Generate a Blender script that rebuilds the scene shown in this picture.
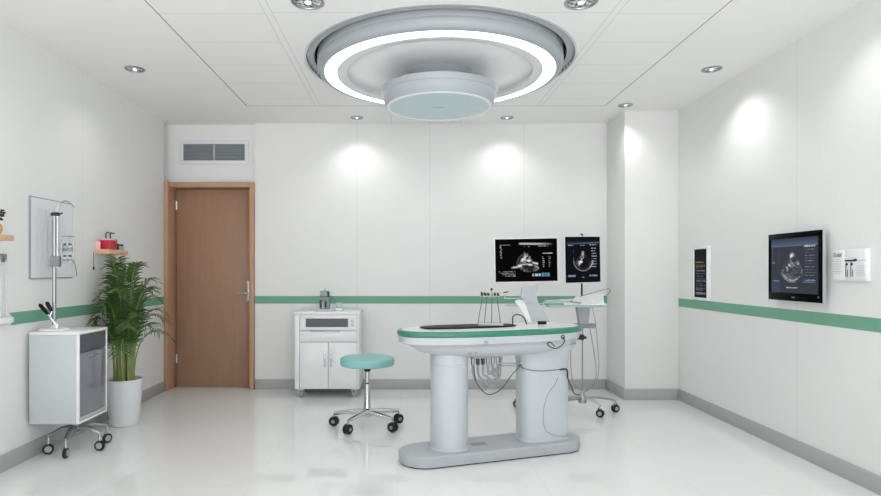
import bpy, bmesh, math, random
import numpy as np
from mathutils import Vector, Matrix, Euler

for _o in list(bpy.data.objects):
    bpy.data.objects.remove(_o, do_unlink=True)
SC = bpy.context.scene
COL = SC.collection
PI = math.pi
H = 2.736                       # ceiling height
EYE = 1.216                     # camera height
WL, WR, WB = -2.45, 2.58, 6.10  # inner faces of the walls
YB = -1.6                       # the room runs back to here, behind the camera

# ------------------------------------------------------------------ camera
cam = bpy.data.cameras.new('camera')
cam_o = bpy.data.objects.new('camera', cam)
COL.objects.link(cam_o)
cam_o.location = (0, 0, EYE)
cam_o.rotation_euler = (PI / 2, 0, 0)
cam.sensor_width = 36
cam.lens = 592 / 881 * 36
cam.shift_x = (440.5 - 406) / 881
cam.shift_y = -(248 - 271) / 881
cam.clip_start = 0.05
SC.camera = cam_o

# ------------------------------------------------------------------ world, lights, exposure
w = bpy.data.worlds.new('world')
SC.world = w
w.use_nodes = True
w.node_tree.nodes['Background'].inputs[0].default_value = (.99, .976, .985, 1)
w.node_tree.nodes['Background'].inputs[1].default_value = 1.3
# world fill through the open rear; lower half made brighter to lift the ceiling
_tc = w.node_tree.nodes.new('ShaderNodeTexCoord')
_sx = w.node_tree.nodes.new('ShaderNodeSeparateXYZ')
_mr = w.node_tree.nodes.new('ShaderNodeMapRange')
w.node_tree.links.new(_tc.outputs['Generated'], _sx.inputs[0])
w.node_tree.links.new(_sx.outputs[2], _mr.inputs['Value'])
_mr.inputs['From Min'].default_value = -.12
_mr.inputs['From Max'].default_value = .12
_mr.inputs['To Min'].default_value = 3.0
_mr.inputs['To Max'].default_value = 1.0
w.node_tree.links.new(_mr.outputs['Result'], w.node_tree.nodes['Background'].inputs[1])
SC.view_settings.view_transform = 'Standard'
SC.view_settings.look = 'None'
SC.view_settings.gamma = 1
SC.view_settings.use_curve_mapping = False
SC.view_settings.exposure = 0.62
RING_POWER = 3.0
DOWN = [  # x, y, radius, half angle, watts, tilt towards (dx, dy)
    (-2.04, 4.454, .073, 62, 4.0, (0, 0), 'small round downlight in the ceiling border above the potted palm'),
    (2.30, 4.454, .073, 60, 11, (.12, 0), 'small round downlight in the ceiling border above the wall monitor'),
    (-.486, 5.86, .065, 62, 7.0, (0, .05), 'small round downlight close to back wall, left of the lamp hub'),
    (1.00, 5.86, .065, 62, 7.0, (0, .05), 'small round downlight close to back wall, right of the lamp hub'),
    (2.01, 5.42, .066, 62, 5.0, (0, 0), 'small round downlight in front of the projecting wall column'),
    (2.30, 3.2, .073, 60, 6.5, (.05, 0), 'small round downlight over the white wall box, near the top right edge'),
    (-2.04, 3.2, .073, 62, 4.0, (0, 0), 'small round downlight over the left wood shelf, near the top left edge'),
    (-.554, 3.345, .093, 65, 6, (0, 0), 'large faceted downlight cut by top edge, left of big round lamp'),
    (.989, 3.345, .093, 65, 6, (0, 0), 'large faceted downlight cut by top edge, right of big round lamp'),
]


def spot(name, loc, aim, half, watts, blend=.9, radius=.03):
    d = bpy.data.lights.new(name, 'SPOT')
    d.energy = watts
    d.spot_size = math.radians(half * 2)
    d.spot_blend = blend
    d.shadow_soft_size = radius
    d.color = (1.0, .99, .97)
    o = bpy.data.objects.new(name, d)
    COL.objects.link(o)
    o.location = loc
    o.rotation_euler = Vector(aim).to_track_quat('-Z', 'Y').to_euler()
    return o


for (x, y, r, half, watts, (tx, ty), lab) in DOWN:
    ox, oy = (0, -.05) if y > 5.7 else ((-.05, 0) if x > 2.2 else (0, 0))     # beam moved off the lens, away from the wall, to widen its pool
    spot('downlight_beam', (x + ox, y + oy, H - .03), (tx, ty, -1), half, watts)
# unseen fill light added behind the camera to brighten the floor
a = bpy.data.lights.new('rear_fill_light', 'AREA')
a.shape = 'RECTANGLE'
a.size, a.size_y = 2.4, 2.0
a.energy = 20
ao = bpy.data.objects.new('rear_fill_light', a)
COL.objects.link(ao)
ao.location = (.2, .6, H - .03)


# ------------------------------------------------------------------ materials
def lin(*c):
    return tuple(((v / 255 / 12.92) if v <= 10 else ((v / 255 + .055) / 1.055) ** 2.4) for v in c)


def mat(name, col, rough=.5, metal=0., var=.04, scale=14., coat=0., trans=0., ior=1.45, bump=0., stretch=None, alpha=1., spec=None):
    m = bpy.data.materials.new(name)
    m.use_nodes = True
    nt = m.node_tree
    b = nt.nodes['Principled BSDF']
    c = lin(*col)
    b.inputs['Roughness'].default_value = rough
    b.inputs['Metallic'].default_value = metal
    b.inputs['IOR'].default_value = ior
    b.inputs['Coat Weight'].default_value = coat
    b.inputs['Coat Roughness'].default_value = .05
    b.inputs['Transmission Weight'].default_value = trans
    b.inputs['Alpha'].default_value = alpha
    if spec is not None:
        b.inputs['Specular IOR Level'].default_value = spec
    tc = nt.nodes.new('ShaderNodeTexCoord')
    src = tc.outputs['Object']
    if stretch:
        mp = nt.nodes.new('ShaderNodeMapping')
        mp.inputs['Scale'].default_value = stretch
        nt.links.new(src, mp.inputs['Vector'])
        src = mp.outputs['Vector']
    nz = nt.nodes.new('ShaderNodeTexNoise')
    nz.inputs['Scale'].default_value = scale
    nz.inputs['Detail'].default_value = 4
    nt.links.new(src, nz.inputs['Vector'])
    rp = nt.nodes.new('ShaderNodeValToRGB')
    rp.color_ramp.elements[0].position = .3
    rp.color_ramp.elements[1].position = .7
    rp.color_ramp.elements[0].color = tuple(max(0, v * (1 - var)) for v in c) + (1,)
    rp.color_ramp.elements[1].color = tuple(min(1, v * (1 + var)) for v in c) + (1,)
    nt.links.new(nz.outputs['Fac'], rp.inputs['Fac'])
    nt.links.new(rp.outputs['Color'], b.inputs['Base Color'])
    if bump:
        bp = nt.nodes.new('ShaderNodeBump')
        bp.inputs['Strength'].default_value = bump
        bp.inputs['Distance'].default_value = .01
        nt.links.new(nz.outputs['Fac'], bp.inputs['Height'])
        nt.links.new(bp.outputs['Normal'], b.inputs['Normal'])
    m['ramp'] = rp.name
    return m


def add_joints(m, segs):
    """segs: (axis 0/1/2, position, half width, other axis, low, high, strength): thin joints between panels or tiles"""
    nt = m.node_tree
    b = nt.nodes['Principled BSDF']
    tc = nt.nodes.new('ShaderNodeTexCoord')
    sx = nt.nodes.new('ShaderNodeSeparateXYZ')
    nt.links.new(tc.outputs['Object'], sx.inputs[0])

    def mth(op, a, bb, c=None):
        n = nt.nodes.new('ShaderNodeMath')
        n.operation = op
        for i, v in enumerate((a, bb, c)):
            if v is None:
                continue
            if isinstance(v, (int, float)):
                n.inputs[i].default_value = v
            else:
                nt.links.new(v, n.inputs[i])
        return n.outputs[0]
    acc = None
    for (ax, pos, eps, oa, lo, hi, st) in segs:
        v = mth('COMPARE', sx.outputs[ax], pos, eps)
        if lo is not None:
            v = mth('MULTIPLY', v, mth('GREATER_THAN', sx.outputs[oa], lo))
        if hi is not None:
            v = mth('MULTIPLY', v, mth('LESS_THAN', sx.outputs[oa], hi))
        v = mth('MULTIPLY', v, st)
        acc = v if acc is None else mth('MAXIMUM', acc, v)
    mx = nt.nodes.new('ShaderNodeMix')
    mx.data_type = 'RGBA'
    nt.links.new(acc, mx.inputs[0])
    nt.links.new(nt.nodes[m['ramp']].outputs['Color'], mx.inputs[6])
    mx.inputs[7].default_value = (.16, .16, .165, 1)
    nt.links.new(mx.outputs[2], b.inputs['Base Color'])


def emit_mat(name, col, strength):
    m = bpy.data.materials.new(name)
    m.use_nodes = True
    b = m.node_tree.nodes['Principled BSDF']
    b.inputs['Base Color'].default_value = (.8, .8, .8, 1)
    b.inputs['Emission Color'].default_value = tuple(col) + (1,)
    b.inputs['Emission Strength'].default_value = strength
    return m


def pixel_mat(name, emis=1.0, rough=.15, lit=False):
    m = bpy.data.materials.new(name)
    m.use_nodes = True
    nt = m.node_tree
    b = nt.nodes['Principled BSDF']
    at = nt.nodes.new('ShaderNodeAttribute')
    at.attribute_name = 'Col'
    b.inputs['Roughness'].default_value = rough
    if lit:     # printed surface
        nt.links.new(at.outputs['Color'], b.inputs['Base Color'])
        b.inputs['Metallic'].default_value = 0.0
    else:       # screen
        b.inputs['Base Color'].default_value = (.0006, .0006, .0007, 1)
        b.inputs['Specular IOR Level'].default_value = .01
        nt.links.new(at.outputs['Color'], b.inputs['Emission Color'])
        b.inputs['Emission Strength'].default_value = emis
    return m


M = dict(
    wall=mat('white_wall_paint', (233, 234, 233), .55, var=.006, scale=3),
    ceiling=mat('ceiling_paint', (246, 246, 245), .7, var=.006, scale=3),
    floor=mat('polished_floor_tile', (233, 235, 234), .035, var=.006, scale=2, ior=1.7),
    base=mat('grey_baseboard', (178, 178, 179), .45, var=.03),
    stripe=mat('green_wall_band', (112, 168, 142), .45, var=.02, scale=5),
    white=mat('white_lacquer', (236, 238, 239), .25, var=.01, coat=.2),
    lampgrey=mat('lamp_grey_enamel', (166, 173, 178), .35, var=.01),
    white_metal=mat('white_coated_metal', (226, 230, 232), .3, var=.01),
    pale=mat('pale_grey_shell', (194, 201, 206), .28, var=.012, coat=.3),
    cartgrey=mat('cart_grey_enamel', (196, 203, 206), .3, var=.01),
    grey=mat('grey_coated_metal', (176, 182, 187), .4, var=.02),
    midgrey=mat('mid_grey_metal', (140, 146, 151), .4, var=.03),
    darkgrey=mat('dark_recess', (70, 72, 75), .5, var=.05),
    charcoal=mat('charcoal_gloss_panel', (74, 76, 86), .3, var=.03, coat=.1),
    greydoor=mat('grey_gloss_panel', (122, 125, 134), .1, var=.03, coat=.4),
    black=mat('black_plastic', (14, 14, 16), .5, var=.1, spec=.25),
    gloss_black=mat('gloss_black_plastic', (6, 6, 7), .25, var=.1, spec=.06),
    chrome=mat('chrome', (205, 208, 212), .12, metal=1, var=.03),
    steel=mat('brushed_steel', (170, 174, 178), .3, metal=1, var=.06, scale=40),
    rubber=mat('black_rubber', (28, 28, 30), .6, var=.1, bump=.05),
    tyre=mat('grey_tyre_core', (165, 168, 170), .4, var=.05),
    green_pad=mat('green_upholstery', (50, 128, 104), .32, var=.03, coat=.35),
    teal_pad=mat('teal_upholstery', (136, 194, 191), .42, var=.02, coat=.1),
    door=mat('door_veneer', (163, 128, 103), .42, var=.06, scale=3, stretch=(9, 9, .7)),
    frame=mat('door_frame_wood', (190, 150, 120), .42, var=.05, scale=3, stretch=(9, 9, .7)),
    shelf=mat('light_shelf_wood', (222, 184, 148), .45, var=.08, scale=4, stretch=(8, 1, 8)),
    glass=mat('clear_glass', (235, 245, 245), .03, var=.01, trans=.95, ior=1.3),
    teal_glass=mat('pale_teal_glass', (205, 234, 228), .06, var=.02, trans=.55, ior=1.35),
    lamp_glass=mat('blue_tinted_glass', (176, 206, 212), .12, var=.015, coat=.3),
    lamp_mark=mat('grey_print', (120, 138, 145), .5, var=.05),
    red=mat('red_plastic', (196, 36, 56), .3, var=.05, coat=.2),
    pink=mat('pink_plastic', (240, 200, 198), .35, var=.03),
    bottle_green=mat('dark_green_glass', (28, 44, 42), .2, var=.1),
    jar_teal=mat('grey_teal_glass', (140, 168, 162), .25, var=.06),
    ochre=mat('ochre_ceramic', (214, 172, 92), .5, var=.12, scale=30),
    pot=mat('white_planter', (224, 228, 230), .35, var=.01),
    soil=mat('potting_soil', (48, 38, 30), .95, var=.3, scale=60, bump=.6),
    leaf=mat('palm_leaf', (66, 97, 43), .42, var=.4, scale=9),
    cane=mat('palm_cane', (142, 156, 92), .5, var=.15, scale=20),
    twig=mat('dark_twig', (44, 42, 34), .6, var=.2),
    tube=mat('translucent_tube', (206, 212, 214), .25, var=.03),
    hose=mat('grey_hose', (150, 154, 157), .35, var=.05),
    wire=mat('grey_wire', (104, 108, 112), .35, metal=.6, var=.05),
    cable=mat('black_cable', (40, 41, 43), .45, var=.1),
    groove=mat('seam_grey', (150, 156, 160), .6, var=.02),  # grey of the thin service panel outline
    print_dark=mat('dark_print', (40, 42, 46), .6, var=.1),
    print_grey=mat('grey_small_print', (176, 179, 182), .6, var=.05),
    paper=mat('white_paper', (238, 239, 239), .6, var=.01),
    pipe_grey=mat('silver_frame', (158, 162, 168), .35, metal=.4, var=.05),
    ring=emit_mat('luminous_ring', (.97, .99, 1.0), RING_POWER),
    bulb=emit_mat('downlight_lens', (1, .99, .96), 1.2),
)
# faceted reflector of the downlights
_m = mat('faceted_reflector', (190, 192, 195), .15, metal=1, var=.05)
_nt = _m.node_tree
_v = _nt.nodes.new('ShaderNodeTexVoronoi')
_v.inputs['Scale'].default_value = 75
_t = _nt.nodes.new('ShaderNodeTexCoord')
_nt.links.new(_t.outputs['Object'], _v.inputs['Vector'])
_r = _nt.nodes.new('ShaderNodeValToRGB')
_r.color_ramp.elements[0].position = .25
_r.color_ramp.elements[1].position = .65
_r.color_ramp.elements[0].color = (.03, .03, .03, 1)
_r.color_ramp.elements[1].color = (.9, .9, .9, 1)
_nt.links.new(_v.outputs['Color'], _r.inputs['Fac'])
_nt.links.new(_r.outputs['Color'], _nt.nodes['Principled BSDF'].inputs['Base Color'])
M['facet'] = _m


# ------------------------------------------------------------------ mesh helpers
class MB:
    def __init__(self, org=(0, 0, 0)):
        self.bm = bmesh.new()
        self.o = Vector(org)

    def v(self, p):
        return self.bm.verts.new(Vector(p) - self.o)

    def face(self, vs):
        try:
            return self.bm.faces.new(vs)
        except ValueError:
            return None

    def obox(self, c, size, rot=None, bev=0., seg=2):
        mt = Matrix.Translation(Vector(c) - self.o)
        if rot is not None:
            mt = mt @ (rot.to_matrix().to_4x4() if isinstance(rot, Euler) else rot)
        mt = mt @ Matrix.Diagonal((size[0], size[1], size[2], 1))
        r = bmesh.ops.create_cube(self.bm, size=1, matrix=mt)
        if bev:
            es = list({e for vv in r['verts'] for e in vv.link_edges})
            bmesh.ops.bevel(self.bm, geom=es, offset=bev, segments=seg, affect='EDGES', profile=.5)
        return self

    def box(self, a, b, bev=0., seg=2):
        a, b = Vector(a), Vector(b)
        return self.obox((a + b) / 2, [abs(q) for q in (b - a)], None, bev, seg)

    def loft(self, rings, cap0=True, cap1=True, closed=True):
        vr = [[self.v(p) for p in r] for r in rings]
        n = len(vr[0])
        for i in range(len(vr) - 1):
            for j in range(n if closed else n - 1):
                k = (j + 1) % n
                self.face([vr[i][j], vr[i][k], vr[i + 1][k], vr[i + 1][j]])
        if cap0:
            self.face(list(reversed(vr[0])))
        if cap1:
            self.face(vr[-1])
        return self

    def lathe(self, prof, c=(0, 0, 0), n=48, cap0=True, cap1=True, axis=None):
        c = Vector(c)
        rings = []
        q = Vector((0, 0, 1)).rotation_difference(Vector(axis).normalized()) if axis is not None else None
        for r, z in prof:
            ring = []
            for i in range(n):
                a = 2 * PI * i / n
                p = Vector((r * math.cos(a), r * math.sin(a), z))
                if q is not None:
                    p = q @ p
                ring.append(c + p)
            rings.append(ring)
        return self.loft(rings, cap0, cap1)

    def cyl(self, p, q, r, r2=None, n=20, bev=0.):
        p, q = Vector(p), Vector(q)
        L = (q - p).length
        r2 = r if r2 is None else r2
        if bev:
            prof = [(r - bev, 0), (r, bev), (r2, L - bev), (r2 - bev, L)]
        else:
            prof = [(r, 0), (r2, L)]
        return self.lathe(prof, p, n, axis=q - p)

    def tube(self, pts, r, n=8, flat=None):
        pts = [Vector(p) for p in pts]
        rings = []
        up = None
        for i, p in enumerate(pts):
            t = (pts[min(i + 1, len(pts) - 1)] - pts[max(i - 1, 0)]).normalized()
            if up is None:
                up = Vector((0, 0, 1)) if abs(t.z) < .9 else Vector((1, 0, 0))
            s = t.cross(up)
            if s.length < 1e-4:
                s = t.cross(Vector((0, 1, 0)))
            s.normalize()
            u = s.cross(t).normalized()
            up = u
            rr = r[i] if isinstance(r, (list, tuple)) else r
            rings.append([p + (s * math.cos(2 * PI * k / n) + u * math.sin(2 * PI * k / n) * (flat or 1)) * rr for k in range(n)])
        return self.loft(rings)

    def prism(self, poly, d0, d1, axis=1, bev=0.):
        """poly in the two other axes, extruded along axis"""
        def p3(a, b, d):
            return {0: (d, a, b), 1: (a, d, b), 2: (a, b, d)}[axis]
        self.loft([[p3(a, b, d0) for a, b in poly], [p3(a, b, d1) for a, b in poly]])
        return self

    def torus(self, c, R, r, axis=(0, 0, 1), n=28, k=8, a0=0, a1=2 * PI):
        q = Vector((0, 0, 1)).rotation_difference(Vector(axis).normalized())
        full = abs(a1 - a0 - 2 * PI) < 1e-6
        rings = []
        for i in range(n if full else n + 1):
            a = a0 + (a1 - a0) * i / n
            ring = []
            for j in range(k):
                b = 2 * PI * j / k
                ring.append(Vector(c) + q @ Vector(((R + r * math.cos(b)) * math.cos(a), (R + r * math.cos(b)) * math.sin(a), r * math.sin(b))))
            rings.append(ring)
        if full:
            rings.append(rings[0])
            vr = [[self.v(p) for p in rg] for rg in rings[:-1]]
            for i in range(n):
                for j in range(k):
                    self.face([vr[i][j], vr[(i + 1) % n][j], vr[(i + 1) % n][(j + 1) % k], vr[i][(j + 1) % k]])
        else:
            self.loft(rings)
        return self

    def sphere(self, c, r, sc=(1, 1, 1), n=16):
        mt = Matrix.Translation(Vector(c) - self.o) @ Matrix.Diagonal((sc[0], sc[1], sc[2], 1))
        bmesh.ops.create_uvsphere(self.bm, u_segments=n, v_segments=max(6, n // 2), radius=r, matrix=mt)
        return self

    def build(self, name, m, parent=None, angle=38, loc=None):
        bmesh.ops.recalc_face_normals(self.bm, faces=self.bm.faces[:])
        me = bpy.data.meshes.new(name)
        self.bm.to_mesh(me)
        self.bm.free()
        me.polygons.foreach_set('use_smooth', [True] * len(me.polygons))
        me.set_sharp_from_angle(angle=math.radians(angle))
        me.materials.append(M[m] if isinstance(m, str) else m)
        o = bpy.data.objects.new(name, me)
        COL.objects.link(o)
        if parent is not None:
            o.parent = parent
        elif loc is not None:
            o.location = loc
        return o


def tag(o, label, cat, group=None):
    o['label'] = label
    o['category'] = cat
    if group:
        o['group'] = group
    return o


def thing(name, label, cat, loc=(0, 0, 0), rz=0., group=None):
    o = bpy.data.objects.new(name, None)
    o.empty_display_size = .1
    COL.objects.link(o)
    o.location = loc
    o.rotation_euler = (0, 0, rz)
    return tag(o, label, cat, group)


def struct(o):
    o['kind'] = 'structure'
    return o


def curve(pts, n=24):
    """Catmull-Rom through the points"""
    P = [Vector(p) for p in pts]
    P = [P[0] * 2 - P[1]] + P + [P[-1] * 2 - P[-2]]
    out = []
    seg = len(P) - 3
    for i in range(seg):
        p0, p1, p2, p3 = P[i:i + 4]
        for k in range(max(2, n // seg)):
            t = k / max(2, n // seg)
            out.append(.5 * ((2 * p1) + (p2 - p0) * t + (2 * p0 - 5 * p1 + 4 * p2 - p3) * t * t + (3 * p1 - p0 - 3 * p2 + p3) * t ** 3))
    out.append(P[-2])
    return out


def superell(a, b, z, n=64, e=2.6, cx=0., cy=0.):
    out = []
    for i in range(n):
        t = 2 * PI * i / n
        c, s = math.cos(t), math.sin(t)
        out.append((cx + a * math.copysign(abs(c) ** (2 / e), c), cy + b * math.copysign(abs(s) ** (2 / e), s), z))
    return out


def stadium(hl, r, z, n=24, cx=0., cy=0.):
    out = []
    for i in range(n + 1):
        a = -PI / 2 + PI * i / n
        out.append((cx + hl + r * math.cos(a), cy + r * math.sin(a), z))
    for i in range(n + 1):
        a = PI / 2 + PI * i / n
        out.append((cx - hl + r * math.cos(a), cy + r * math.sin(a), z))
    return out


def pixels(name, img, p0, U, V, m, parent=None, org=(0, 0, 0)):
    """a flat display or print: img[row from top][col] linear rgb, from corner p0 (bottom left) along U and V"""
    ny, nx = img.shape[:2]
    p0, U, V = Vector(p0) - Vector(org), Vector(U), Vector(V)
    gx, gy = np.meshgrid(np.linspace(0, 1, nx + 1), np.linspace(0, 1, ny + 1))
    co = np.array(p0)[None, None] + gx[..., None] * np.array(U) + gy[..., None] * np.array(V)
    idx = np.arange((nx + 1) * (ny + 1)).reshape(ny + 1, nx + 1)
    f = np.stack([idx[:-1, :-1], idx[:-1, 1:], idx[1:, 1:], idx[1:, :-1]], -1).reshape(-1, 4)
    me = bpy.data.meshes.new(name)
    me.from_pydata(co.reshape(-1, 3).tolist(), [], f.tolist())
    at = me.color_attributes.new('Col', 'FLOAT_COLOR', 'CORNER')
    c = np.ones((ny * nx, 4), dtype=np.float32)
    c[:, :3] = img[::-1].reshape(-1, 3)
    at.data.foreach_set('color', np.repeat(c, 4, axis=0).ravel())
    me.materials.append(m)
    o = bpy.data.objects.new(name, me)
    COL.objects.link(o)
    if parent is not None:
        o.parent = parent
    return o


# ================================================================== THE ROOM
b = MB()
b.box((-2.75, YB, -.1), (WR + .12, 6.5, 0))
fl = struct(b.build('floor', 'floor'))
seg = [(0, x, .002, 1, None, None, .12) for x in (-2.547, -1.713, -.88, -.047, .787, 1.62, 2.453)]
seg += [(1, y, .0025, 0, None, None, .08) for y in (.95, 1.56, 2.16, 2.77, 3.364, 4.03, 4.645, 5.3, 5.9)]
add_joints(M['floor'], seg)

# ceiling with the round opening of the lamp
LC = Vector((.2425, 4.35, 0))
LR = .962
b = MB()
N = 96
sq = 1.15
xs = [-2.75, LC.x - sq, LC.x + sq, WR + .12]
ys = [YB, LC.y - sq, LC.y + sq, 6.5]
for i in range(3):
    for j in range(3):
        if i == 1 and j == 1:
            continue
        b.face([b.v((xs[i], ys[j], H)), b.v((xs[i], ys[j + 1], H)), b.v((xs[i + 1], ys[j + 1], H)), b.v((xs[i + 1], ys[j], H))])
ci, co_ = [], []
for i in range(N):
    an = 2 * PI * (i + .5) / N
    c, s = math.cos(an), math.sin(an)
    k = sq / max(abs(c), abs(s))
    ci.append(b.v((LC.x + LR * c, LC.y + LR * s, H)))
    co_.append(b.v((LC.x + k * c, LC.y + k * s, H)))
corner = {}
for i in range(N):
    j = (i + 1) % N
    a1, a2 = 2 * PI * (i + .5) / N, 2 * PI * (i + 1.5) / N
    vs = [ci[i], co_[i]]
    for q in range(4):
        ac = PI / 4 + q * PI / 2
        if a1 < ac < a2:
            vs.append(b.v((LC.x + sq * math.copysign(1, math.cos(ac)), LC.y + sq * math.copysign(1, math.sin(ac)), H)))
    vs += [co_[j], ci[j]]
    b.face(vs)
bmesh.ops.remove_doubles(b.bm, verts=b.bm.verts[:], dist=1e-5)
ex = bmesh.ops.extrude_face_region(b.bm, geom=b.bm.faces[:])
bmesh.ops.translate(b.bm, vec=(0, 0, .05), verts=[e for e in ex['geom'] if isinstance(e, bmesh.types.BMVert)])
struct(b.build('ceiling', 'ceiling', angle=20))
YZ = 5.45
seg = [(0, -1.465, .0045, 1, None, YZ, .75), (0, 1.83, .0045, 1, None, YZ, .75), (1, YZ, .0045, 0, -1.465, 1.83, .7)]
for x in (-.81, 1.23):
    seg += [(0, x - .022, .0025, 1, None, YZ, .3), (0, x + .022, .0025, 1, None, YZ, .3)]
for y in [5.23 - .433 * i for i in range(12)]:
    seg += [(1, y, .0035, 0, -1.465, -.83, .2), (1, y, .0035, 0, 1.25, 1.83, .2)]
for y in (3.48, 2.4, 1.3):
    seg += [(1, y, .0035, 0, -.79, 1.21, .22)]
for x in (-.19, .595):
    seg += [(0, x - .015, .002, 1, None, 3.3, .25), (0, x + .015, .002, 1, None, 3.3, .25)]
for x in (-.15, .56):
    seg += [(0, x, .003, 1, YZ, None, .3)]
add_joints(M['ceiling'], seg)


def wall_mat(name, segs):
    m = mat(name, (233, 234, 233), .55, var=.006, scale=3)
    add_joints(m, segs)
    return m


WT = .12
struct(MB().box((WL - WT, YB, 0), (WL, 5.985, H)).build('wall_left', wall_mat('wall_paint_left', [(1, 4.477, .003, 2, .1, None, .13), (1, 2.3, .003, 2, .1, None, .13)])))
struct(MB().box((WR, YB, 0), (WR + WT, 6.25, H)).build('wall_right', wall_mat('wall_paint_right', [(1, 3.909, .003, 2, .1, None, .15), (1, 2.2, .003, 2, .1, None, .15)])))
struct(MB().box((-1.557, WB, 0), (WR, WB + .15, H)).build('wall_back', wall_mat('wall_paint_back', [(0, x, .0035, 2, .1, None, .13) for x in (-.505, .247, 1.221)])))
struct(MB().box((2.07, 5.6, 0), (WR, WB, H), .004).build('wall_column', 'wall'))
# the recessed piece of wall around and above the door
b = MB()
b.box((-2.72, 6.15, 2.10), (-1.557, 6.25, H))
b.box((-2.72, 6.15, 0), (-2.47, 6.25, 2.10))
b.box((-2.72, 5.985, 0), (WL - WT, 6.15, H))
b.box((-2.47, 6.245, 0), (-1.557, 6.32, 2.10))  # unseen slab added behind the leaf to block light leaking under the door
struct(b.build('wall_door_side', 'wall'))

bh = .102
bt = .012
struct(MB().box((WL, YB, 0), (WL + bt, 5.98, bh), .002).build('baseboard_left', 'base'))
struct(MB().box((-1.552, WB - bt, 0), (2.07 - bt, WB, bh), .002).build('baseboard_back', 'base'))
b = MB()
b.box((2.07 - bt, 5.6 - bt, 0), (2.07, WB, bh), .002)
b.box((2.07, 5.6 - bt, 0), (WR - bt, 5.6, bh), .002)
struct(b.build('baseboard_column', 'base'))
struct(MB().box((WR - bt, YB, 0), (WR, 5.6, bh), .002).build('baseboard_right', 'base'))
z0, z1 = .881, .958
b = MB()
poly = [(3.655, z1), (5.98, z1), (5.98, z0), (3.67, z0), (3.682, z0 + .03), (3.678, z0 + .055)]
b.prism(poly, WL, WL + .003, axis=0)
struct(b.build('trim_1', 'stripe'))
struct(MB().box((-1.557, WB - .003, z0), (2.07, WB, z1)).build('trim_2', 'stripe'))
struct(MB().box((WR - .003, YB, z0), (WR, 5.6, z1)).build('trim_3', 'stripe'))

# door
d = bpy.data.objects.new('door_1', None)
COL.objects.link(d)
d.location = (-2.0, 6.2, 0)
struct(d)
dorg = (-2.0, 6.2, 0)
b = MB(dorg)
b.box((-2.47, 5.99, 0), (-2.412, 6.24, 2.125), .003)
b.box((-1.602, 6.05, 0), (-1.56, 6.24, 2.125), .003)
b.box((-2.412, 6.05, 2.075), (-1.602, 6.24, 2.125), .003)
b.build('door_frame', 'frame', d)
MB(dorg).box((-2.404, 6.195, .003), (-1.606, 6.235, 2.07), .002).build('door_leaf', 'door', d)
for z in (.30, 1.90):
    b = MB(dorg)
    b.cyl((-2.402, 6.187, z - .05), (-2.402, 6.187, z + .05), .008, n=10)
    b.box((-2.41, 6.188, z - .045), (-2.375, 6.195, z + .045))
    b.build('hinge', 'chrome', d)
b = MB(dorg)
b.obox((-1.655, 6.19, 1.005), (.032, .012, .215), None, .004)
b.build('handle_plate', 'steel', d)
b = MB(dorg)
b.cyl((-1.655, 6.19, .985), (-1.655, 6.14, .985), .012, n=14)
b.tube([(-1.655, 6.145, .985), (-1.68, 6.143, .985), (-1.72, 6.143, .986), (-1.75, 6.146, .985)], [.011, .010, .009, .008], n=10)
b.build('handle_lever', 'chrome', d)
b = MB(dorg)
b.cyl((-1.655, 6.186, .92), (-1.655, 6.175, .92), .013, n=14)
b.build('lock_cylinder', 'steel', d)

# ================================================================== CEILING THINGS
lamp = thing('ceiling_lamp', 'big round white surgical ceiling lamp with glowing ring and blue glass hub', 'lamp', (LC.x, LC.y, H))
b = MB()
b.lathe([(LR + .012, -.004), (LR + .012, 0), (LR, .003), (LR, .17), (.40, .17), (.40, .178), (LR + .02, .178), (LR + .02, .052), (LR, .002), (LR, -.004)], n=96, cap0=False, cap1=False)
b.build('recess_housing', 'midgrey', lamp)
for k in range(5):
    z = .012 + .022 * k
    b = MB()
    b.lathe([(LR - .003, z + .006), (LR - .055, z - .004), (LR - .055, z), (LR - .003, z + .010), (LR - .003, z + .006)], n=96, cap0=False, cap1=False)
    b.build('louver_ring', 'darkgrey' if k % 2 else 'grey', lamp)
b = MB()
b.lathe([(.60, .17), (.82, .17), (.862, .16), (.880, .10), (.884, .02), (.884, -.015), (.880, -.02), (.880, -.026), (.886, -.030), (.886, -.055), (.878, -.076), (.862, -.088), (.834, -.092)], n=96, cap0=False, cap1=False)
b.build('lamp_body', 'lampgrey', lamp)
MB().lathe([(.835, -.092), (.831, -.084), (.748, -.084), (.745, -.094), (.688, -.094), (.674, -.088), (.674, -.066), (.60, -.06), (.60, .165)], n=96, cap0=False, cap1=False).build('inner_ring', 'white_metal', lamp)
MB().lathe([(.830, -.085), (.830, -.089), (.749, -.089), (.749, -.085)], n=96, cap0=False, cap1=False).build('light_ring', 'ring', lamp)
MB().lathe([(.0001, -.055), (.673, -.055), (.673, -.064), (.668, -.067), (.45, -.071), (.0001, -.071)], n=96).build('inner_disc', 'white', lamp)
hub = MB().lathe([(.24, -.071), (.20, -.12), (.22, -.172), (.36, -.180), (.420, -.188), (.430, -.198), (.419, -.236), (.415, -.238), (.416, -.242), (.393, -.312), (.387, -.318)], n=96, cap1=False).build('lamp_hub', 'lampgrey', lamp)
MB().lathe([(.3868, -.3175), (.384, -.322), (.362, -.322), (.360, -.316), (.0001, -.315)], n=96, cap0=False).build('glass_rim', 'white', hub)
MB().lathe([(.0001, -.3152), (.3595, -.3155), (.3595, -.319), (.0001, -.319)], n=96).build('glass_panel', 'lamp_glass', hub)
b = MB()
random.seed(4)
for k in range(7):
    b.box((-.045 + k * .013, -.012 + .003 * random.random(), -.3205), (-.036 + k * .013, .008, -.319))
b.build('printed_mark', 'lamp_mark', hub)

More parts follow.
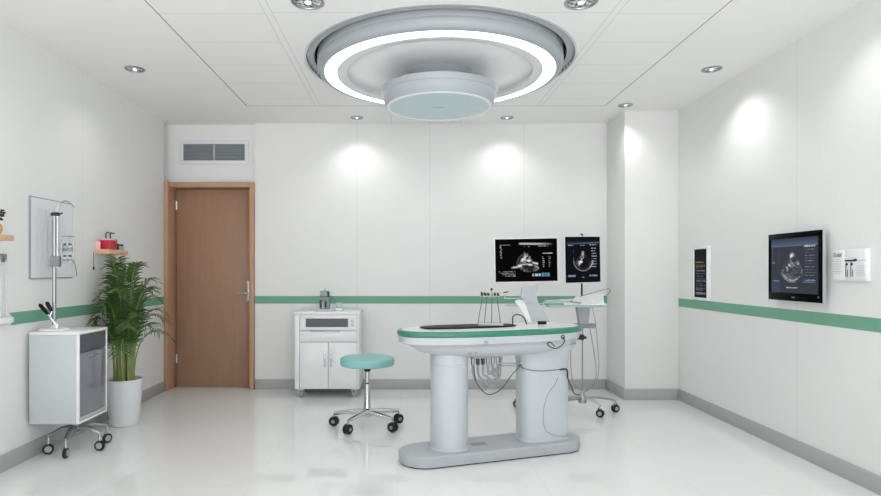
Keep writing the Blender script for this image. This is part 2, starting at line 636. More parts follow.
for (x, y, r, half, watts, t, lab) in DOWN:
    t = thing('recessed_downlight', lab, 'downlight', (x, y, H), group='recessed downlights in the ceiling')
    MB().lathe([(r, 0), (r, -.004), (r - .004, -.007), (r * .84, -.007), (r * .80, -.002), (r * .80, 0)], n=36, cap0=False, cap1=False).build('trim_ring', 'steel', t)
    MB().lathe([(r * .80, -.001), (r * .5, -.003), (r * .36, -.004), (.0001, -.004)], n=36).build('reflector', 'facet', t)
    MB().lathe([(r * .20, -.0035), (r * .18, -.007), (.0001, -.008)], n=24).build('lens', 'bulb', t)

# ventilation grille above the door
vo = (-1.99, 6.15, 2.447)
vent = thing('ventilation_grille', 'white framed grey louvred ventilation grille on wall above the door', 'vent', vo)
x0, x1, za, zb = -2.348, -1.631, 2.322, 2.572
b = MB(vo)
fw = .04
for (p, q) in (((x0, za), (x1, za + fw)), ((x0, zb - fw), (x1, zb)), ((x0, za + fw), (x0 + fw, zb - fw)), ((x1 - fw, za + fw), (x1, zb - fw))):
    b.box((p[0], 6.132, p[1]), (q[0], 6.15, q[1]), .003)
b.build('grille_frame', 'white_metal', vent)
MB(vo).box((x0 + fw, 6.146, za + fw), (x1 - fw, 6.15, zb - fw)).build('backing', 'midgrey', vent)
b = MB(vo)
for i in range(6):
    z = za + fw + .014 + i * (zb - za - 2 * fw - .02) / 5.3
    b.obox(((x0 + x1) / 2, 6.140, z + .006), (x1 - x0 - 2 * fw, .004, .022), Euler((math.radians(-35), 0, 0)))
b.build('louvre_slats', 'midgrey', vent)
MB(vo).box(((x0 + x1) / 2 - .008, 6.130, za + fw), ((x0 + x1) / 2 + .008, 6.148, zb - fw)).build('divider_bar', 'grey', vent)

# ================================================================== EXAMINATION TABLE
TZ = .845
tab = thing('examination_table', 'oval white examination table with green padded rim on two columns', 'table', (.575, 3.94, 0), math.radians(18.8))
MB().loft([stadium(.481, .157, 0), stadium(.481, .157, .008)]).build('base_plinth', 'black', tab)
b = MB()
b.loft([stadium(.481, .165, .008), stadium(.481, .167, .012), stadium(.481, .167, .068), stadium(.481, .160, .075)])
bs = b.build('base_plate', 'grey', tab)
b = MB()
b.box((-.155, -.03, .075), (-.05, .025, .0765))
b.build('floor_socket', 'midgrey', bs)
col = MB().lathe([(.128, .075), (.128, .082), (.122, .086), (.122, .612), (.120, .614), (.120, .618), (.123, .620), (.123, .70)], (-.311, 0, 0), n=56).build('column', 'pale', tab)
b = MB()
b.loft([superell(.186, .112, .075, e=2.8, cx=.377), superell(.186, .112, .082, e=2.8, cx=.377), superell(.181, .108, .086, e=2.8, cx=.377), superell(.181, .108, .60, e=2.8, cx=.377),
        superell(.195, .118, .66, e=2.7, cx=.377), superell(.24, .15, .72, e=2.6, cx=.377)])
col2 = b.build('column', 'pale', tab)
# service panel outline on the right column


def colsurf(t, z, off=.001):
    p = superell(.181 + off, .108 + off, z, n=720, e=2.8, cx=.377)
    return p[int(t / 360 * 720) % 720]


pts = []
for (t, z) in ((282, .50), (276, .46), (268, .40), (262, .33), (259, .26), (260, .20), (265, .15), (275, .115), (295, .10), (315, .098), (340, .11)):
    pts.append(colsurf(t, z))
MB().tube(curve(pts, 60), .0022, n=6).build('panel_seam', 'groove', col2)
b = MB()
b.loft([superell(.30, .10, .664, e=2.4, cx=0.02), superell(.42, .14, .672, e=2.4, cx=.03), superell(.54, .19, .70, e=2.4, cx=.035), superell(.585, .205, .728, e=2.4, cx=.03), superell(.618, .222, .752, e=2.5, cx=.015),
        superell(.630, .232, .757, e=2.6, cx=.003), superell(.643, .241, .764, e=2.6), superell(.648, .244, .807, e=2.6)])
under = b.build('table_tub', 'pale', tab)
b = MB()
b.loft([superell(.645, .246, .808, e=2.6), superell(.652, .252, .813, e=2.6), superell(.654, .254, .827, e=2.6), superell(.651, .251, .838, e=2.6), superell(.643, .243, .8435, e=2.6), superell(.618, .222, TZ, e=2.6)])
b.build('padded_rim', 'green_pad', tab)
b = MB()
b.loft([superell(.628, .227, TZ - .002, e=2.6), superell(.625, .225, TZ + .001, e=2.6)])
b.build('top_sheet', 'white', tab)


def tl(x, y):
    """world xy -> table local xy"""
    dx, dy = x - .575, y - 3.94
    c, s = math.cos(math.radians(18.8)), math.sin(math.radians(18.8))
    return (dx * c + dy * s, -dx * s + dy * c)


# instruments hanging below the tub
b = MB()
b.box((-.165, -.055, .645), (.045, .035, .672), .006)
hold = b.build('instrument_holder', 'grey', tab)
random.seed(2)
for k in range(6):
    x = -.152 + k * .036
    b = MB()
    b.cyl((x, -.02, .600), (x, -.02, .650), .0125, .014, n=14, bev=.002)
    b.build('handpiece', 'steel' if k not in (1, 2) else 'darkgrey', hold)
    b = MB()
    zb_ = .43 + .022 * k
    xe = .015 + .003 * k
    xs_ = x
    b.tube(curve([(xs_, -.02, .602), (xs_ + .004, -.022, .54), (xs_ + .03 - .003 * k, -.03, zb_ + .05), (min(xs_ + .08, .03), -.03, zb_ + .01), (.036 + .004 * k, -.02, zb_ + .05 + .01 * k)], 30), .009, n=8)
    b.build('instrument_hose', 'hose', hold)
b = MB()
b.tube(curve([(-.150, -.03, .60), (-.138, -.035, .50), (-.085, -.04, .425), (-.03, -.04, .405), (.05, -.04, .44), (.12, -.04, .52), (.19, -.045, .59)], 40), .003, n=6)
b.build('instrument_hose', 'cable', hold)
b = MB()
b.cyl((.04, -.03, .588), (.205, -.035, .580), .006, n=10)
b.cyl((.02, -.03, .604), (.205, -.035, .597), .0045, n=10)
b.sphere((.195, -.035, .600), .011)
b.build('support_rod', 'chrome', tab)
# small fittings on the tub
b = MB()
b.torus((-.17, -.247, .770), .012, .003, axis=(0, 1, 0))
b.cyl((-.17, -.235, .782), (-.17, -.250, .782), .005, n=8)
b.build('latch_ring', 'steel', tab)
for (x, y, z) in ((-.245, -.18, .70), (-.205, -.18, .702), (.09, -.150, .69)):
    MB().cyl((x, y + .03, z), (x, y - .008, z), .006, n=10).build('screw', 'steel', tab)
b = MB()
b.cyl((.585, -.10, .768), (.605, -.150, .768), .017, .020, n=20, bev=.003)
b.cyl((.605, -.150, .768), (.614, -.168, .768), .009, n=12)
b.build('clamp_knob', 'cable', tab)
b = MB()
b.tube(curve([(.40, -.205, .79), (.41, -.222, .765), (.40, -.225, .745), (.37, -.228, .725), (.335, -.230, .715), (.29, -.232, .73), (.275, -.232, .75), (.30, -.232, .755), (.33, -.230, .728)], 50), .0032, n=6)
b.torus((.40, -.217, .785), .012, .003, axis=(0, 1, 0))
b.build('hook_cord', 'cable', tab)
b = MB()
b.tube(curve([colsurf(t_, z_, .003) for t_, z_ in ((188, .575), (205, .566), (225, .558), (245, .553), (265, .551), (285, .553))], 60), .0026, n=6)
b.build('power_cable', 'wire', tab)
b = MB()
pq = [colsurf(285, .553, .006), colsurf(297, .554, .010), tl(1.085, 3.985) + (.545,), tl(1.108, 4.05) + (.477,), tl(1.206, 4.30) + (.366,), tl(1.30, 4.58) + (.27,), tl(1.43, 4.90) + (.19,)]
b.tube(curve(pq, 50), .0055, n=8)
b.build('power_cable', 'cable', tab)
b = MB()
x, y = tl(.735, 4.08)
b.tube(curve([(x, y, TZ), (x, y, TZ + .045), (x + .012, y, TZ + .066), (x + .05, y - .004, TZ + .068), (x + .085, y - .008, TZ + .045), (x + .105, y - .01, TZ + .001)], 40), .0045, n=8)
b.build('grab_handle', 'cable', tab)

# black mat lying on the table
b = MB()
b.loft([superell(.325, .10, 0, e=3.2), superell(.335, .108, .003, e=3.2), superell(.335, .108, .007, e=3.2), superell(.325, .10, .010, e=3.2)])
mato = b.build('table_mat', 'black', loc=(.415, 3.915, TZ + .0012))
mato.rotation_euler = (0, 0, math.radians(18.8))
tag(mato, 'thin black rounded mat lying on the white examination table top', 'mat')

# instrument stand on the mat
so = (.555, 3.92, TZ + .0115)
st = thing('instrument_stand', 'wire instrument stand with small dark tools standing on the black mat', 'stand', so)
MB().box((-.082, -.045, 0), (.082, .045, .016), .004).build('stand_base', 'grey', st)
for (xa, xb) in ((-.078, -.048), (-.036, -.018), (.012, .014), (.070, .046)):
    MB().tube(curve([(xa, 0, .012), (xa + (xb - xa) * .28, 0, .07), (xa + (xb - xa) * .64, 0, .13), (xb, 0, .195)], 12), .0028, n=6).build('stand_wire', 'wire', st)
rk = MB().box((-.065, -.02, .187), (.065, .02, .197), .003).build('tool_rack', 'glass', st)
random.seed(8)
for k in range(6):
    x = -.052 + k * .021
    b = MB()
    b.cyl((x, 0, .192), (x + random.uniform(-.006, .006), 0, .212 + .008 * random.random()), .004, .007, n=8)
    b.sphere((x + .004, -.004, .205 - .006 * (k == 5)), .007)
    b.build('small_tool', 'cable' if k != 3 else 'steel', st)
b = MB()
b.cyl((.012, 0, .19), (.012, 0, .235), .0015, n=6)
b.sphere((.012, 0, .238), .009, n=12)
b.build('tool_knob', 'cable', st)


# ------------------------------------------------------------------ screens
def hsh(r, *s):
    return r.random(s)


def ultrasound(nx, ny, seed, cx, top, rad, half, bright, base, squash=1.0):
    r = np.random.RandomState(seed)
    asp = nx / ny
    X, Y = np.meshgrid((np.arange(nx) + .5) / nx * asp, (np.arange(ny) + .5) / ny)
    cx = cx * asp
    R = np.hypot(X - cx, Y - top)
    A = np.degrees(np.arctan2(X - cx, Y - top))
    n = np.zeros((ny, nx))
    for s, wgt in ((4, .2), (8, .4), (16, .4), (40, .3)):
        g = r.rand(s + 2, int(s * asp) + 3)
        yi = np.linspace(0, s, ny)
        xi = np.linspace(0, s * asp, nx)
        y0, x0 = yi.astype(int), xi.astype(int)
        fy, fx = (yi - y0)[:, None], (xi - x0)[None]
        q = g[y0][:, x0] * (1 - fy) * (1 - fx) + g[y0 + 1][:, x0] * fy * (1 - fx) + g[y0][:, x0 + 1] * (1 - fy) * fx + g[y0 + 1][:, x0 + 1] * fy * fx
        n += q * wgt
    n = (n - n.mean()) / n.std()
    fan = np.clip((rad - R) / .01, 0, 1) * np.clip((half - np.abs(A)) / 2, 0, 1) * np.clip((R - .03) / .02, 0, 1)
    g = fan * base * (.6 + .25 * n)

    def blob(bx, by, sx, sy, v, th=.2):
        d = ((X - cx - bx) / sx) ** 2 + ((Y - by) / sy) ** 2
        return np.exp(-d) * v * np.clip(.45 + .75 * n, 0, 1.8)
    for (bx, by, sx, sy, v) in bright:
        g = g + blob(bx, by, sx, sy, v)
    return np.clip(g, 0, 1.2), X, Y, R, A, n


def strokes(img, r, x, y, w, h, n, col, fill=.65):
    """a row of tiny unreadable marks"""
    ny, nx = img.shape[:2]
    x0, x1, y0, y1 = int(x * nx), int((x + w) * nx), int(y * ny), max(int(y * ny) + 1, int((y + h) * ny))
    for c in range(x0, x1):
        if r.rand() < fill:
            a_ = y0 + (r.randint(0, 2) if y1 - y0 > 2 else 0)
            img[a_:y1, c] = np.array(col) * (.6 + .4 * r.rand())


def screen_a(nx=156, ny=106):
    g, X, Y, R, A, n = ultrasound(nx, ny, 3, .50, .27, .42, 34, [(0, .33, .035, .035, 1.1), (.03, .42, .05, .045, 1.2), (-.05, .50, .06, .045, .9), (.06, .52, .05, .03, .8), (-.02, .41, .03, .05, .6)], .16)
    asp = nx / ny
    cx = .5 * asp
    # pale crescent tissue with a tail to the left
    u = X / asp
    dome = (((u - .555) / .17) ** 2 + ((Y - .70) / .10) ** 2)
    cres = np.clip((1 - dome) * 4, 0, 1) * np.clip((Y - .565 - .12 * np.abs(u - .52)) * 30, 0, 1)
    g = np.maximum(g, cres * np.clip(.15 + .10 * n, .03, .6))
    ridge = np.exp(-((Y - (.60 + .45 * np.abs(u - .50) ** 1.3 - .06 * (u > .6))) / .022) ** 2) * (np.abs(u - .52) < .17)
    g = np.maximum(g, ridge * np.clip(.85 + .2 * n, .4, 1.1))
    tail = np.exp(-((Y - (.685 - .20 * (u - .24))) / .022) ** 2) * np.clip((u - .235) * 18, 0, 1) * (u < .42)
    g = np.maximum(g, tail * .75)
    arc = np.exp(-((np.hypot((u - .53) * asp, Y - .60) - .27) / .02) ** 2) * (u < .45) * (Y < .66) * .12
    g = np.maximum(g, arc)
    g = g ** 1.25
    img = np.stack([g, g * 1.0, g * 1.02], -1)
    band = np.clip(1 - np.abs(Y - (.095 + .03 * (u - .4))) / .032, 0, 1) * np.clip((u - .37) * 30, 0, 1) * np.clip((.95 - u) * 4, 0, 1)
    img = np.maximum(img, (band * .75)[..., None] * np.array((.85, .95, 1.0)))
    r = np.random.RandomState(5)
    wht = (.65, .66, .68)
    strokes(img, r, .07, .115, .17, .02, 8, (.35, .36, .38))
    for k in range(9):
        strokes(img, r, .055 + .008 * (k % 3), .15 + .035 * k, .03, .02, 3, wht, .6)
    strokes(img, r, .47, .16, .10, .02, 6, (.3, .3, .32))
    strokes(img, r, .70, .15, .17, .02, 6, (.45, .45, .47))
    strokes(img, r, .77, .325, .18, .025, 8, wht, .8)
    for k in range(6):
        strokes(img, r, .77, .42 + .045 * k, .035, .025, 3, (.5, .5, .52))
        strokes(img, r, .875, .42 + .045 * k, .03, .025, 3, (.35, .35, .37))
    for k in range(4):
        strokes(img, r, .04 + .03 * k, .77 + .035 * k, .28 - .03 * k, .022, 9, (.36, .34, .42), .6)
    strokes(img, r, .60, .835, .14, .065, 9, (.6, .68, .72), .7)
    strokes(img, r, .75, .815, .14, .10, 9, (.12, .34, .45), .85)
    return img


def screen_b(nx=96, ny=116):
    g, X, Y, R, A, n = ultrasound(nx, ny, 11, .50, .30, .43, 40, [(0, .36, .03, .04, 1.0), (.0, .46, .05, .04, 1.2), (-.05, .55, .06, .035, .9), (.05, .56, .05, .045, 1.0), (-.1, .6, .05, .04, .5), (0, .62, .10, .03, .5)], .09)
    asp = nx / ny
    u = X / asp
    arc = np.exp(-((np.hypot((u - .5) * asp, Y - .52) - .235) / .014) ** 2) * (Y > .52) * (.35 + .35 * (u > .7))
    g = np.maximum(g, arc)
    g = g ** 1.2 * .8
    img = np.stack([g, g, g * 1.05], -1)
    img = np.maximum(img, np.array((.006, .007, .011)))
    hd = np.clip(1 - np.abs(Y - .115) / .05, 0, 1) * (.04 + .25 * np.exp(-((Y - .13 + .04 * (u - .5)) / .012) ** 2))
    img += hd[..., None] * np.array((.45, .6, 1.0))
    r = np.random.RandomState(9)
    for (x, y, ww) in ((.06, .165, .16), (.42, .165, .14), (.68, .16, .24)):
        strokes(img, r, x, y, ww, .02, 5, (.55, .58, .62))
    for k in range(8):
        strokes(img, r, .76, .24 + .06 * k, .15, .018, 5, (.5, .5, .55) if k % 3 else (.75, .75, .8), .7)
    for k in range(12):
        strokes(img, r, .21, .27 + .03 * k, .015, .012, 1, (.3, .3, .34))
    strokes(img, r, .05, .845, .22, .05, 8, (.33, .36, .48), .85)
    strokes(img, r, .68, .845, .25, .05, 8, (.33, .36, .48), .85)
    strokes(img, r, .45, .895, .08, .02, 4, (.5, .5, .5))
    return img


def screen_c(nx=128, ny=126):
    g, X, Y, R, A, n = ultrasound(nx, ny, 21, .47, .25, .50, 36, [(0, .33, .035, .04, .9), (.01, .43, .035, .035, .8), (.09, .49, .04, .05, .9), (-.06, .50, .05, .03, .9), (-.11, .57, .02, .05, .45)], .03)
    asp = nx / ny
    u = X / asp
    d = np.hypot((u - .47) * asp, Y - .56)
    g = np.maximum(g, np.exp(-((d - .21) / .010) ** 2) * (Y > .57) * (.22 + .2 * n))
    g = np.maximum(g, np.exp(-((d - .24) / .008) ** 2) * (Y > .62) * (u < .55) * .3)
    g = np.maximum(g, (d < .2) * (Y > .5) * (.035 + .04 * n))
    img = np.clip(np.stack([g, g, g * 1.03], -1), 0, 1)
    bg = np.array((.045, .052, .066))
    img = img + bg
    hd = (Y < .14) * np.clip(Y / .12, .15, 1)
    img += (hd * .10)[..., None] * np.array((.4, .65, 1.35))
    img[(Y > .135) & (Y < .15)] += np.array((.05, .07, .12))
    r = np.random.RandomState(13)
    img += ((u < .2) & (Y > .78))[..., None] * np.array((.008, .016, .05))
    strokes(img, r, .72, .15, .22, .03, 6, (.6, .62, .64), .8)
    for k in range(10):
        strokes(img, r, .735, .22 + .05 * k, .2, .014, 6, (.16, .17, .19) if k % 2 else (.26, .27, .29), .75)
    for k in range(7):
        strokes(img, r, .03, .16 + .05 * k, .03, .015, 2, (.22, .23, .25), .7)
        strokes(img, r, .17, .16 + .05 * k, .02, .012, 2, (.18, .19, .2), .6)
    strokes(img, r, .03, .44, .07, .02, 3, (.5, .5, .52))
    strokes(img, r, .03, .78, .17, .02, 6, (.3, .42, .8), .8)
    strokes(img, r, .74, .75, .2, .025, 6, (.3, .38, .62), .75)
    strokes(img, r, .69, .785, .25, .02, 6, (.2, .28, .5), .75)
    strokes(img, r, .34, .895, .27, .02, 8, (.6, .6, .62), .75)
    return img


def screen_d(nx=56, ny=110):
    img = np.zeros((ny, nx, 3)) + np.array((.012, .014, .018))
    r = np.random.RandomState(17)
    for k, (y, c) in enumerate(((.26, (.75, .5, .28)), (.30, (.4, .25, .12)), (.345, (.6, .4, .22)), (.38, (.3, .2, .1)), (.44, (.55, .6, .72)), (.50, (.35, .42, .55)), (.56, (.25, .32, .5)), (.61, (.2, .25, .38)),
                                (.66, (.45, .52, .62)), (.71, (.2, .26, .36)), (.76, (.24, .3, .4)), (.81, (.35, .42, .5)), (.85, (.3, .36, .45)), (.91, (.7, .74, .8)), (.94, (.3, .35, .42)))):
        strokes(img, r, .12, y, (.78 if k % 3 else .62), .018, 6, tuple(v * .6 for v in c), .75)
    return img


PX = pixel_mat('lit_display', .6)

# monitor on the table arm
mo = (.93, 4.165, TZ + .001)
mon = thing('display_monitor', 'wide white-edged monitor on grey bracket on the table, showing heart ultrasound', 'monitor', mo)
mc = Vector((.833, 4.10, 1.291))
rm = Matrix.Rotation(math.radians(-1.0), 4, 'Y')
W_, H_ = .430, .296
b = MB(mo)
b.obox(mc + Vector((0, .012, 0)), (W_ + .010, .022, H_ + .010), rm, .004)
b.build('monitor_shell', 'white', mon)
b = MB(mo)
b.obox(mc, (W_, .004, H_), rm, .001)
b.build('bezel', 'gloss_black', mon)
U = rm.to_3x3() @ Vector((W_ - .014, 0, 0))
V = rm.to_3x3() @ Vector((0, 0, H_ - .014))
pixels('screen', screen_a(), mc + Vector((0, -.0026, 0)) - U / 2 - V / 2, U, V, PX, mon, mo)
b = MB(mo)   # leaning bracket
fr = [(.838, 1.005), (.930, 1.005), (1.020, .850), (.895, .850)]
b.prism(fr, 4.19, 4.215)
b.prism([(.815, 1.10), (.925, 1.115), (.918, 1.028), (.808, 1.028)], 4.16, 4.185)
b.prism([(.808, 1.034), (.918, 1.034), (.930, 1.0), (.838, 1.0)], 4.165, 4.215)
b.build('neck', 'grey', mon)
b = MB(mo)
b.prism([(.775, 1.0), (.80, 1.012), (.845, 1.008), (.865, .95), (.90, .852), (.865, .852), (.838, .90), (.81, .95)], 4.195, 4.23)
b.build('neck_fairing', 'white_metal', mon)
MB(mo).obox((.958, 4.19, .851), (.16, .12, .009), Euler((0, 0, math.radians(18))), .003).build('foot_plate', 'white', mon)
MB(mo).obox((.945, 4.112, .857), (.058, .03, .02), None, .003).build('foot_clamp', 'black', mon)
b = MB(mo)
b.tube([(.835, 4.20, 1.02), (.78, 4.20, 1.022), (.70, 4.20, 1.022)], .003, n=6)
b.tube([(.70, 4.20, 1.022), (.70, 4.20, 1.045), (.715, 4.20, 1.05)], .003, n=6)
b.build('side_arm', 'tube', mon)
MB(mo).obox((.708, 4.20, 1.066), (.036, .01, .008), Euler((0, math.radians(-12), 0)), .002).build('side_clip', 'cable', mon)

# ------------------------------------------------------------------ trolley
to = (1.49, 5.0, 0)
tr = thing('equipment_trolley', 'white wheeled equipment trolley with glass console shelf standing behind the table', 'trolley', to)
b = MB()
b.lathe([(.032, .105), (.036, .115), (.034, .155), (.02, .175), (.012, .20)], n=24)
b.build('base_hub', 'steel', tr)
for (x, y) in ((.125, -.075), (.315, .105), (-.50, .28), (-.36, -.16)):
    L = math.hypot(x, y)
    ux, uy = x / L, y / L
    lg = MB().tube([(ux * .03, uy * .03, .145), (x * .5, y * .5, .138), (x * .85, y * .85, .115), (x, y, .098)], [.02, .017, .013, .011], n=10, flat=.7).build('leg', 'steel', tr)
    b = MB()
    b.cyl((x, y, .06), (x, y, .105), .008, n=10)
    b.torus((x, y, .062), .018, .006, axis=(uy, -ux, 0))
    b.build('caster_fork', 'chrome', lg)
    b = MB()
    for s in (-1, 1):
        px_, py_ = x + uy * .012 * s, y - ux * .012 * s
        b.cyl((px_ - uy * .008, py_ + ux * .008, .033), (px_ + uy * .008, py_ - ux * .008, .033), .033, n=22, bev=.004)
    b.build('caster_wheel', 'rubber', lg)
    MB().cyl((x - uy * .0215, y + ux * .0215, .033), (x + uy * .0215, y - ux * .0215, .033), .017, n=18).build('wheel_core', 'tyre', lg)
MB().cyl((0, 0, .19), (0, 0, .74), .006, n=14).build('post', 'hose', tr)
MB().prism([(-.055, .922), (.055, .922), (.045, .765), (-.03, .765)], -.03, .03).build('post_head', 'grey', tr)
MB().loft([stadium(.05, .035, .735, cx=.015), stadium(.055, .04, .745, cx=.015), stadium(.055, .04, .765, cx=.015), stadium(.05, .035, .772, cx=.015)]).build('post_collar', 'midgrey', tr)
b = MB()
b.prism([(-.34, -.20), (.10, -.22), (.16, -.18), (.17, .10), (.12, .15), (-.30, .15), (-.36, .08)], .922, .936, axis=2)
b.build('console_shelf', 'teal_glass', tr)
b = MB()
b.loft([[(-.20, -.18, .937), (.13, -.18, .937), (.13, .07, .937), (-.20, .07, .937)], [(-.20, -.18, .952), (.13, -.18, .955), (.13, .07, .989), (-.20, .07, .970)]])
b.build('control_panel', 'white', tr)
b = MB()
b.loft([[(-.12, -.12, .957), (.14, -.12, .96), (.20, .06, .998), (-.04, .06, .985)], [(-.12, -.12, .962), (.14, -.12, .966), (.20, .06, 1.022), (-.04, .06, 1.0)]])
b.build('keyboard_cover', 'white_metal', tr)
b = MB()
b.loft([superell(.10, .05, .937, cx=-.24, cy=-.10), superell(.12, .06, .955, cx=-.24, cy=-.10), superell(.11, .055, .975, cx=-.22, cy=-.10)])
b.build('glass_tray', 'teal_glass', tr)
b = MB()
b.obox((-.115, -.195, .962), (.09, .02, .012), Euler((0, math.radians(8), 0)), .003)
b.build('probe', 'midgrey', tr)
b = MB()
b.cyl((-.34, -.16, .93), (-.62, -.15, .932), .005, n=8)
b.cyl((-.34, .02, .93), (-.62, .02, .932), .005, n=8)
b.tube([(-.62, -.15, .932), (-.66, -.065, .932), (-.62, .02, .932)], .005, n=8)
b.build('rail', 'tube', tr)
for pts, rr in (([(.055, -.02, .74), (.075, -.03, .62), (.100, -.03, .45), (.105, -.03, .33), (.07, -.03, .25), (.012, -.02, .205)], .0035),
                ([(.07, -.035, .915), (.095, -.04, .80), (.115, -.04, .60), (.125, -.04, .40), (.10, -.035, .28), (.02, -.02, .20)], .003),
                ([(-.045, -.03, .78), (-.10, -.04, .66), (-.11, -.04, .45), (-.095, -.04, .30), (-.05, -.03, .24), (-.01, -.02, .205)], .0035)):
    MB().tube(curve(pts, 40), rr, n=6).build('cable', 'hose', tr)
b = MB()
b.tube(curve([(.13, -.02, .985), (.19, -.02, 1.005), (.225, -.02, 1.045), (.21, -.02, 1.065), (.12, -.02, 1.045), (-.03, -.02, 1.0)], 30), .0022, n=6)
b.build('wire_loop', 'wire', tr)

# second monitor, on the trolley
mo2 = (1.49, 5.125, .9365)
mon2 = thing('display_monitor', 'upright black-edged monitor standing on the trolley, right of the wide monitor', 'monitor', mo2)
rz = Matrix.Rotation(math.radians(18), 4, 'Z') @ Matrix.Rotation(math.radians(-1.2), 4, 'Y')
mc = Vector((1.49, 4.985, 1.312))
W_, H_ = .338, .384
r3 = rz.to_3x3()
b = MB(mo2)
b.obox(mc + r3 @ Vector((0, .013, -.003)), (W_ + .004, .022, H_ + .008), rz, .004)
b.build('monitor_shell', 'white', mon2)
MB(mo2).obox(mc, (W_, .006, H_), rz, .001).build('bezel', 'gloss_black', mon2)
U = r3 @ Vector((W_ - .016, 0, 0))
V = r3 @ Vector((0, 0, H_ - .016))
pixels('screen', screen_b(), mc + r3 @ Vector((0, -.0036, 0)) - U / 2 - V / 2, U, V, PX, mon2, mo2)
b = MB(mo2)
b.cyl((1.522, 5.125, .9365), (1.522, 5.125, 1.19), .008, n=12)
b.lathe([(.022, 0), (.022, .005), (.012, .010)], (1.522, 5.125, .9365), n=20)
b.obox((1.508, 5.065, 1.19), (.05, .14, .06), rz, .004)
b.build('stand_post', 'cable', mon2)
b = MB(mo2)
b.cyl((1.485, 4.99, 1.503), (1.485, 4.99, 1.52), .003, n=8)
b.obox((1.48, 4.985, 1.524), (.025, .012, .010), Euler((0, math.radians(20), 0)), .002)
b.build('top_sensor', 'cable', mon2)

# ================================================================== STOOL
stl = thing('rolling_stool', 'round teal padded stool on chrome four-leg wheeled base by white cabinet', 'stool', (-.30, 4.59, 0))
b = MB()
b.lathe([(.185, .486), (.200, .488), (.207, .494), (.209, .505), (.209, .532), (.206, .543), (.196, .549), (.15, .552), (.0001, .553)], n=64)
b.build('seat', 'teal_pad', stl)
MB().lathe([(.05, .462), (.06, .470), (.05, .478), (.10, .484), (.10, .4875)], n=32).build('seat_plate', 'black', stl)
MB().lathe([(.018, .438), (.026, .444), (.026, .458), (.018, .464)], n=24).build('height_collar', 'black', stl)
MB().cyl((0, 0, .34), (0, 0, .466), .015, n=20).build('gas_piston', 'chrome', stl)
MB().lathe([(.030, .125), (.030, .14), (.026, .16), (.023, .345), (.016, .352)], n=24).build('column', 'chrome', stl)
hb = MB().lathe([(.035, .09), (.042, .10), (.042, .145), (.03, .155)], n=24).build('base_hub', 'chrome', stl)
for (x, y) in ((-.266, .065), (-.134, -.175), (.200, -.115), (.240, .150)):
    L = math.hypot(x, y)
    ux, uy = x / L, y / L
    lg = MB().tube([(ux * .03, uy * .03, .125), (x * .35, y * .35, .123), (x * .8, y * .8, .106), (x, y, .098)], [.030, .028, .021, .016], n=10, flat=.75).build('leg', 'chrome', stl)
    MB().cyl((x, y, .05), (x, y, .104), .006, n=10).build('caster_stem', 'steel', lg)
    b = MB()
    for s in (-1, 1):
        px_, py_ = x + uy * .015 * s, y - ux * .015 * s
        b.cyl((px_ - uy * .011, py_ + ux * .011, .037), (px_ + uy * .011, py_ - ux * .011, .037), .037, n=24, bev=.006)
    b.build('caster_wheel', 'rubber', lg)
    MB().cyl((x - uy * .0275, y + ux * .0275, .037), (x + uy * .0275, y - ux * .0275, .037), .014, n=18).build('wheel_core', 'midgrey', lg)

# ================================================================== WHITE CABINET AT THE BACK WALL
co = (-.76, 5.87, 0)
cab = thing('cabinet', 'white two-door cabinet with dark display strip on small wheels at back wall', 'cabinet', co)
cx0, cx1, cy0, cy1 = -1.072, -.447, 5.68, 6.08
b = MB(co)
b.box((cx0, cy0 + .018, .078), (cx1, cy1, .795), .003)
b.build('body', 'white_metal', cab)
MB(co).box((cx0 - .004, cy0 - .006, .795), (cx1 + .004, cy1, .826), .004).build('worktop', 'white', cab)
zf = cy0


def fp(px):
    return (px - 406) / 592 * cy0


def fz(py):
    return EYE - (py - 271) / 592 * cy0


MB(co).box((cx0 + .004, zf, .082), (fp(299.6) - .003, zf + .018, .793), .002).build('front_stile', 'white', cab)
MB(co).box((fp(356.8) + .003, zf, .082), (cx1 - .004, zf + .018, .793), .002).build('front_stile', 'white', cab)
q = MB(co)
ax0, ax1, az0, az1 = fp(299.6), fp(356.8), fz(330.2), .793
wx0, wx1, wz0, wz1 = fp(305.6), fp(348), fz(327.2), fz(318.6)
q.box((ax0, zf - .001, az0), (ax1, zf + .018, wz0), .0015)
q.box((ax0, zf - .001, wz1), (ax1, zf + .018, az1), .0015)
q.box((ax0, zf - .001, wz0), (wx0, zf + .018, wz1), .0015)
q.box((wx1, zf - .001, wz0), (ax1, zf + .018, wz1), .0015)
pan = q.build('display_panel', 'white', cab)
b = MB(co)
b.box((wx0, zf + .008, wz0), (wx1, zf + .018, wz1))
b.build('display_window', 'charcoal', pan)
b = MB(co)
b.torus((fp(352.4), zf - .002, fz(321.2)), .011, .003, axis=(0, 1, 0))
b.torus((fp(352.4), zf - .002, fz(325)), .009, .003, axis=(0, 1, 0))
b.build('dial', 'steel', pan)
dw = MB(co).box((ax0, zf, fz(341.6)), (ax1, zf + .018, fz(331.2)), .0025).build('drawer', 'white', cab)
MB(co).box((ax0 + .10, zf - .008, fz(331.6)), (ax1 - .16, zf + .002, fz(330.6)), .001).build('drawer_lip', 'steel', dw)
for (p, q_, hx) in ((ax0, fp(328.1), fp(324.8)), (fp(328.7), ax1, fp(331.4))):
    dr = MB(co).box((p, zf, .086), (q_, zf + .018, fz(342.6)), .0025).build('door', 'white', cab)
    b = MB(co)
    za_, zb_ = fz(366.5), fz(351)
    b.tube([(hx, zf, za_ + .006), (hx, zf - .02, za_), (hx, zf - .026, za_ + .01), (hx, zf - .026, zb_ - .01), (hx, zf - .02, zb_), (hx, zf, zb_ - .006)], .006, n=8)
    b.build('handle', 'chrome', dr)
